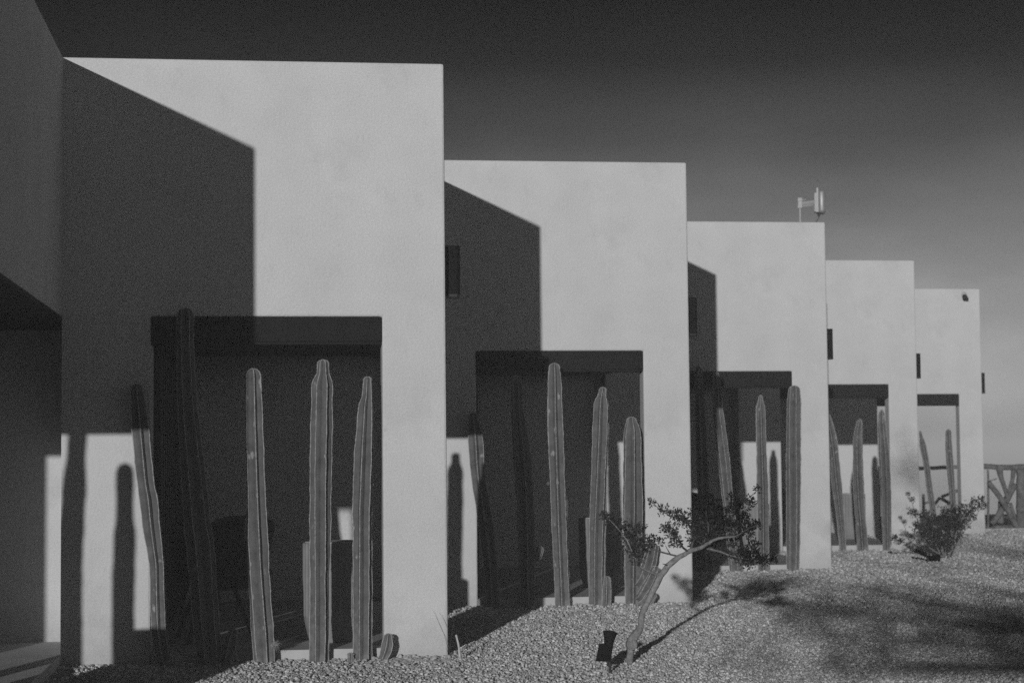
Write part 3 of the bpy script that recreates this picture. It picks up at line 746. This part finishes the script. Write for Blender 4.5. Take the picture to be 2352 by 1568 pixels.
# ------------------------------------------------------------------ antenna on the third roof, camera on the fifth facade
AY = YF[3]+6.2; az = lambda x, y, dy=0.: on_y(1787.5+.09*x, 404.5+.09*y, AY+dy); ka = AY/FPX*.09
pb = az(550, 1155)
ant = empty('antenna', (pb.x, pb.y, ROOF), 'flat panel antenna on a thin metal mast above the third villa roof', 'antenna')
def abox(bm, x0, y0, x1, y1, d, **kw):
    a, b = az(x0, y0), az(x1, y1); bm_box(bm, (a.x, AY-d, a.z), (b.x, AY+d, b.z), **kw)
bm = bmesh.new(); bm_tube(bm, [(pb.x, pb.y, ROOF), az(552, 560)], 26*ka, 12); from_bm('mast', bm, M['galv'], ant, smooth=True, auto=40)
bm = bmesh.new(); abox(bm, 508, 830, 604, 558, .03, bev=.004)
for yy in (620, 790): abox(bm, 500, yy+26, 612, yy-26, .042, bev=.003)
bm_tube(bm, [az(600, 615, -.02), az(715, 605, -.02)], 9*ka, 6)
from_bm('clamp', bm, M['galv'], ant)
bm = bmesh.new(); rot = None
a0, a1 = az(590, 705), az(905, 678)
bm_tube(bm, [a0, a1], [42*ka, 48*ka], 4); bm_tube(bm, [az(620, 772, .02), az(870, 748, .02)], 20*ka, 4)
from_bm('arm', bm, M['plastic'], ant)
bm = bmesh.new()
for t in range(20):
    y = 480+t*23; abox(bm, 900, y+13, 962, y+1, .10)
abox(bm, 925, 945, 962, 465, .099)
from_bm('heat_sink', bm, M['plastic'], ant)
bm = bmesh.new(); abox(bm, 964, 965, 1000, 345, .15, bev=.006); from_bm('rim', bm, M['plastic'], ant)
bm = bmesh.new()
abox(bm, 1001, 985, 1165, 400, .14, bev=.042, seg=4); from_bm('radome', bm, M['dome'], ant, smooth=True, auto=60)
bm = bmesh.new(); bm_tube(bm, [az(1015, 985), az(1020, 1045)], [32*ka, 34*ka], 8); bm_tube(bm, smooth_path([az(1022, 1040), az(1008, 1090), az(970, 1150), az(930, 1250)], [0]*4, .02)[0], 8*ka, 5)
from_bm('cable', bm, M['steel'], ant)

ant.rotation_euler.z = math.radians(-16.7)
CY = YF[5]; cz = lambda x, y, dy=0.: on_y(2022.7+.21*x, 611.5+.21*y, CY+dy); kc = CY/FPX*.21
pc = cz(918, 335)
cam_t = empty('security_camera', pc, 'small round security camera high on the farthest white facade', 'camera')
bm = bmesh.new(); bm_lathe(bm, [(.055, 0), (.055, .012), (.04, .02)], (0, 0, 0), 20); bm.transform(Matrix.Translation(cz(910, 312, -.001)) @ Matrix.Rotation(math.radians(90), 4, 'X')); from_bm('base_plate', bm, M['plastic'], cam_t)
bm = bmesh.new(); bm_tube(bm, [cz(918, 330, -.02), cz(926, 338, -.13)], [26*kc, 27*kc], 20); from_bm('camera_body', bm, M['lamp'], cam_t, smooth=True, auto=40)
bm = bmesh.new(); bm_tube(bm, [cz(926, 338, -.131), cz(926, 338, -.14)], [16*kc, 15*kc], 16); from_bm('lens', bm, M['glass'], cam_t)
bm = bmesh.new(); a, b = cz(900, 378), cz(944, 345); bm_box(bm, (a.x, CY-.09, a.z), (b.x, CY-.02, b.z), bev=.01); from_bm('bracket', bm, M['lamp'], cam_t)
bm = bmesh.new(); bm_tube(bm, [cz(946, 355, -.02), cz(968, 392, -.006)], 3*kc, 5); from_bm('cable', bm, M['plastic'], cam_t)

# ------------------------------------------------------------------ log fences
def fence(name, Y, label, logs, z6=True):
    fx = (lambda x, y, dy=0.: on_y(2163.8+.18*x, 987.8+.18*y, Y+dy)) if z6 else (lambda x, y, dy=0.: on_y(1975.7+.18*x, 940.8+.18*y, Y+dy))
    kf = Y/FPX*.18
    b = fx(logs[0][1][0][0], 1290)
    root = empty(name, (b.x, Y, 0), label, 'fence', 'log fences at the end of the row')
    for kk, (nm, pts, rad) in enumerate(logs):
        bm = bmesh.new(); p, r = smooth_path([fx(*q) for q in pts], [w*kf for w in rad], .12)
        p = [v+Vector((0, R.uniform(-.01, .01), R.uniform(-.008, .008))) for v in p]
        bm_tube(bm, p, r, 9, wob=.1, seed=kk); from_bm(nm, bm, M['log'], root, smooth=True, auto=60)
    return root
fence('log_fence', 34.8, 'rustic fence of crossed peeled logs closing the end of the row beside the last villa', [
    ('rail', [(480, 460), (620, 466), (820, 472), (1000, 472), (1200, 468), (1500, 470)], [36, 34, 36, 38, 38, 38]),
    ('post', [(1010, 1310), (1012, 900), (1005, 510)], [66, 62, 56]),
    ('post', [(588, 1310), (590, 900), (585, 500)], [16, 15, 13]),
    ('brace', [(595, 660, -.1), (700, 800, -.1), (800, 950, -.1), (900, 1130, -.1), (960, 1240, -.1)], [34, 36, 38, 38, 40]),
    ('brace', [(945, 690, .1), (850, 830, .1), (790, 960, .1), (720, 1080, .1), (630, 1190, .1)], [40, 44, 48, 42, 34]),
    ('brace', [(735, 495), (750, 600), (790, 720), (835, 850)], [44, 32, 30, 30]),
    ('brace', [(915, 495, .05), (900, 620, .05), (850, 800, .05)], [34, 26, 24]),
    ('brace', [(755, 900, .15), (752, 1050, .15), (745, 1190, .15)], [44, 42, 44]),
    ('brace', [(870, 930, .05), (910, 1040, .05), (965, 1200, .05)], [22, 22, 26]),
    ('twig', [(600, 650), (700, 618)], [8, 7]),
    ('brace', [(660, 1240), (900, 1235)], [34, 40]),
    ('brace', [(1100, 700), (1300, 1250)], [40, 40]), ('brace', [(1350, 690, .1), (1100, 1240, .1)], [38, 44]), ('post', [(1480, 1310), (1480, 500)], [60, 56])])
fence('log_fence', 43.0, 'dark log fence seen through the farthest opening, behind the villa', [
    ('rail', [(-200, 740), (100, 742), (500, 742), (780, 745), (1000, 735), (1250, 730), (1500, 730)], [24, 24, 24, 24, 25, 25, 24]),
    ('brace', [(1040, 1110), (1120, 1075), (1260, 1025)], [22, 20, 22]), ('brace', [(1030, 1130), (1100, 1170), (1220, 1230)], [22, 22, 24]),
    ('post', [(810, 1480), (808, 1070)], [20, 18]), ('brace', [(800, 1200), (880, 1180)], [16, 16]), ('brace', [(150, 880), (280, 920)], [18, 18]), ('brace', [(160, 1300), (200, 980), (260, 905)], [34, 34, 30]), ('post', [(230, 1500), (230, 745)], [34, 30]),
    ('post', [(-150, 1480), (-150, 745)], [30, 28]), ('post', [(1340, 1480), (1340, 730)], [30, 28]),
    ('brace', [(820, 1380), (1020, 1120)], [20, 20])], z6=False)
# light kerb under the fence
bm = bmesh.new(); bm_box(bm, (XE[5]+.01, 34.55, -.1), (30, 34.95, .035), bev=.01)
tag(from_bm('kerb', bm, M['slab']), kind='structure')

# ------------------------------------------------------------------ shade trees behind the viewer (they throw the mottled shade)
def shade_tree(x, y, h, blobs, label, seed):
    root = empty('shade_tree', (x, y, 0), label, 'tree', 'shade trees behind the viewer')
    rr = random.Random(seed)
    limbs = [([Vector((x, y, -.05)), Vector((x+.05, y, h*.3)), Vector((x-.03, y, h*.55))], [.09, .075, .06])]
    top = Vector((x-.03, y, h*.55))
    tufts = []
    for (c, r, dens) in blobs:
        limbs.append(([top, top.lerp(c, .5)+Vector((0, 0, .1)), c], [.03, .02, .008]))
        for _ in range(int(dens*r*r*140)):
            d = Vector((rr.gauss(0, 1), rr.gauss(0, 1), rr.gauss(0, 1))).normalized()
            tufts.append((c+Vector((d.x*r, d.y*r*1.5, d.z*r*.45))*rr.random()**.45, d))
    wood_mesh('trunk', limbs, M['bark'], root, sides=6)
    leaves_mesh('crown', tufts, M['sapling'], root, L=.07, per=(5, 8), wid=.5)
SHADE = [  # pixel of a shadow patch on the ground, radius in m, density
    (1763, 1344, .30, 1), (1720, 1335, .22, 1), (1833, 1394, .32, 1), (1770, 1385, .25, .9), (1861, 1442, .30, 1), (1900, 1400, .30, 1), (1945, 1456, .26, 1), (1987, 1484, .24, 1), (2029, 1355, .38, 1), (2090, 1375, .36, 1), (1960, 1395, .28, 1),
    (2113, 1428, .30, 1), (2060, 1420, .28, .9), (2225, 1442, .26, 1), (2309, 1428, .30, 1), (2270, 1405, .3, .9), (2253, 1484, .24, 1), (2330, 1480, .26, 1), (1973, 1322, .25, .6), (1830, 1330, .25, .6), (2160, 1400, .28, .8),
    (2340, 1270, .5, .7), (2280, 1265, .45, .6), (2150, 1300, .4, .6), (2100, 1290, .3, .4), (2240, 1290, .3, .3), (2180, 1470, .2, .7), (2050, 1480, .2, .7), (2090, 1545, .14, .5), (2000, 1540, .12, .4), (1930, 1505, .16, .6), (2350, 1400, .3, .8), (2300, 1350, .25, .4), (1940, 1275, .3, .35)]
WALLSH = [(2068, 1010, 4, .24, .5), (2080, 1085, 4, .42, 1.1), (2102, 1050, 4, .34, 1), (2095, 1110, 4, .3, 1), (2090, 1170, 4, .26, .5), (2235, 1155, 5, .34, .5), (1865, 1195, 3, .14, .3), (2000, 1120, 4, .25, .6), (1990, 1225, 4, .35, .9), (2230, 1200, 5, .3, .4)]
LIT = [(2043, 1316), (2225, 1316), (2248, 1372), (1959, 1358), (1903, 1434), (2127, 1478), (2071, 1526), (2197, 1512), (2281, 1534), (1790, 1500), (1850, 1545)]
bl = []
for _ in range(70):   # light scatter of leaves between the clumps
    px, py = R.uniform(1690, 2352), R.uniform(1310, 1560)
    if all(((px-a)/75)**2+((py-b)/34)**2 > 1 for a, b in LIT): SHADE.append((px, py, R.uniform(.14, .3), R.uniform(.2, .6)))
for (px, py, r, dn) in SHADE:
    g = on_ground(px, py); y = R.uniform(-6.2, -4.2); t = g.y-y
    bl.append((Vector((g.x-.3085*t, y, .1445*t)), r*1.12, dn*(2.1 if px < 1970 and dn > .5 else 1)))
for (px, py, i, r, dn) in WALLSH:
    g = on_y(px, py, YF[i]); y = R.uniform(-6.2, -4.2); t = g.y-y
    bl.append((Vector((g.x-.3085*t, y, g.z+.1445*t)), r, dn))
bl.sort(key=lambda b: b[0].x)
h = len(bl)//2
shade_tree(2.1, -5.2, 4.0, bl[:h], 'loose leafy tree standing behind the viewer, nearer the villas', 1)
shade_tree(3.0, -5.8, 5.0, bl[h:], 'taller loose leafy tree standing behind the viewer, away from the villas', 2)

# ------------------------------------------------------------------ air
HAZE = .0030
bm = bmesh.new(); bm_box(bm, (-3200, -3200, -7.5), (3200, 3200, 7.0))
hz = from_bm('haze', bm, None); hm = bpy.data.materials.new('haze'); hm.use_nodes = True
nt = hm.node_tree; nt.nodes.remove(nt.nodes['Principled BSDF'])
pv = nt.nodes.new('ShaderNodeVolumePrincipled'); pv.inputs['Color'].default_value = (.97, .97, .97, 1); pv.inputs['Density'].default_value = HAZE; pv.inputs['Anisotropy'].default_value = -.2
nt.links.new(pv.outputs[0], nt.nodes['Material Output'].inputs['Volume']); hz.data.materials.append(hm)
tag(hz, kind='stuff')

# ------------------------------------------------------------------ sky and sun
w = bpy.data.worlds.new('World'); scene.world = w; w.use_nodes = True
nt = w.node_tree; N, L = nt.nodes.new, nt.links.new
sk = N('ShaderNodeTexSky'); sk.sky_type = 'NISHITA'; sk.sun_disc = False
sk.sun_elevation = math.asin(-SUN.z); sk.sun_rotation = math.radians(197.1); sk.dust_density = 2
sc_ = N('ShaderNodeSeparateColor'); L(sk.outputs[0], sc_.inputs[0])
mn = N('ShaderNodeMath'); mn.operation = 'MINIMUM'; L(sc_.outputs[0], mn.inputs[0]); mn.inputs[1].default_value = 2.4
tc = N('ShaderNodeTexCoord'); sx = N('ShaderNodeSeparateXYZ'); L(tc.outputs['Generated'], sx.inputs[0])
rp = N('ShaderNodeValToRGB'); L(sx.outputs[2], rp.inputs[0]); cr = rp.color_ramp; cr.interpolation = 'EASE' if False else 'LINEAR'
for k, (p, v) in enumerate([(0, 1.45), (.05, 1.2), (.085, .92), (.12, .55), (.165, .21), (.205, .045), (.24, .008), (.4, .008)]):
    e = cr.elements[k] if k < 2 else cr.elements.new(p)
    e.position = p; e.color = (v, v, v, 1)
ml = N('ShaderNodeMath'); ml.operation = 'MULTIPLY'; L(mn.outputs[0], ml.inputs[0]); L(rp.outputs[0], ml.inputs[1])
# thin cloud veil
ns = N('ShaderNodeTexNoise'); ns.inputs['Scale'].default_value = 9; ns.inputs['Detail'].default_value = 4
mp = N('ShaderNodeMapping'); mp.inputs['Scale'].default_value = (1, 1, 3); L(tc.outputs['Generated'], mp.inputs[0]); L(mp.outputs[0], ns.inputs['Vector'])
mr = N('ShaderNodeMapRange'); mr.inputs[1].default_value = .3; mr.inputs[2].default_value = .7; mr.inputs[3].default_value = .84; mr.inputs[4].default_value = 1.16; L(ns.outputs[0], mr.inputs[0])
az_ = N('ShaderNodeMapRange'); az_.inputs[1].default_value = -.16; az_.inputs[2].default_value = .22; az_.inputs[3].default_value = .5; az_.inputs[4].default_value = 1; L(sx.outputs[0], az_.inputs[0])
m3 = N('ShaderNodeMath'); m3.operation = 'MULTIPLY'; L(ml.outputs[0], m3.inputs[0]); L(az_.outputs[0], m3.inputs[1])
ay_ = N('ShaderNodeMapRange'); ay_.inputs[1].default_value = -.8; ay_.inputs[2].default_value = .5; ay_.inputs[3].default_value = 2.3; ay_.inputs[4].default_value = 1; L(sx.outputs[1], ay_.inputs[0])
m5 = N('ShaderNodeMath'); m5.operation = 'MULTIPLY'; L(m3.outputs[0], m5.inputs[0]); L(ay_.outputs[0], m5.inputs[1])
m2 = N('ShaderNodeMath'); m2.operation = 'MULTIPLY'; L(m5.outputs[0], m2.inputs[0]); L(mr.outputs[0], m2.inputs[1])
cc = N('ShaderNodeCombineColor')
for k in range(3): L(m2.outputs[0], cc.inputs[k])
bg = nt.nodes['Background']; L(cc.outputs[0], bg.inputs[0]); bg.inputs[1].default_value = .12

sun = bpy.data.lights.new('sun', 'SUN'); sun.energy = 2.4; sun.angle = math.radians(.53)
so = bpy.data.objects.new('sun', sun); so.rotation_euler = SUN.to_track_quat('-Z', 'Y').to_euler(); so.location = (-10, -30, 12); COL.objects.link(so)

# ------------------------------------------------------------------ camera
cam = bpy.data.cameras.new('camera'); cam.sensor_width = 36; cam.lens = FPX/2352*36; cam.clip_end = 8000; cam.clip_start = .05
cam.dof.use_dof = True; cam.dof.focus_distance = 14.0; cam.dof.aperture_fstop = 3.2
co = bpy.data.objects.new('camera', cam); COL.objects.link(co)
mx = Matrix((CR, CU, -CF)).transposed().to_4x4(); mx.translation = EYEP; co.matrix_world = mx
scene.camera = co
scene.view_settings.view_transform = 'Standard'; scene.view_settings.look = 'None'; scene.view_settings.exposure = 0; scene.view_settings.gamma = 1
scene.cycles.use_denoising = False
scene.cycles.volume_bounces = 0
scene.cycles.max_bounces = 8
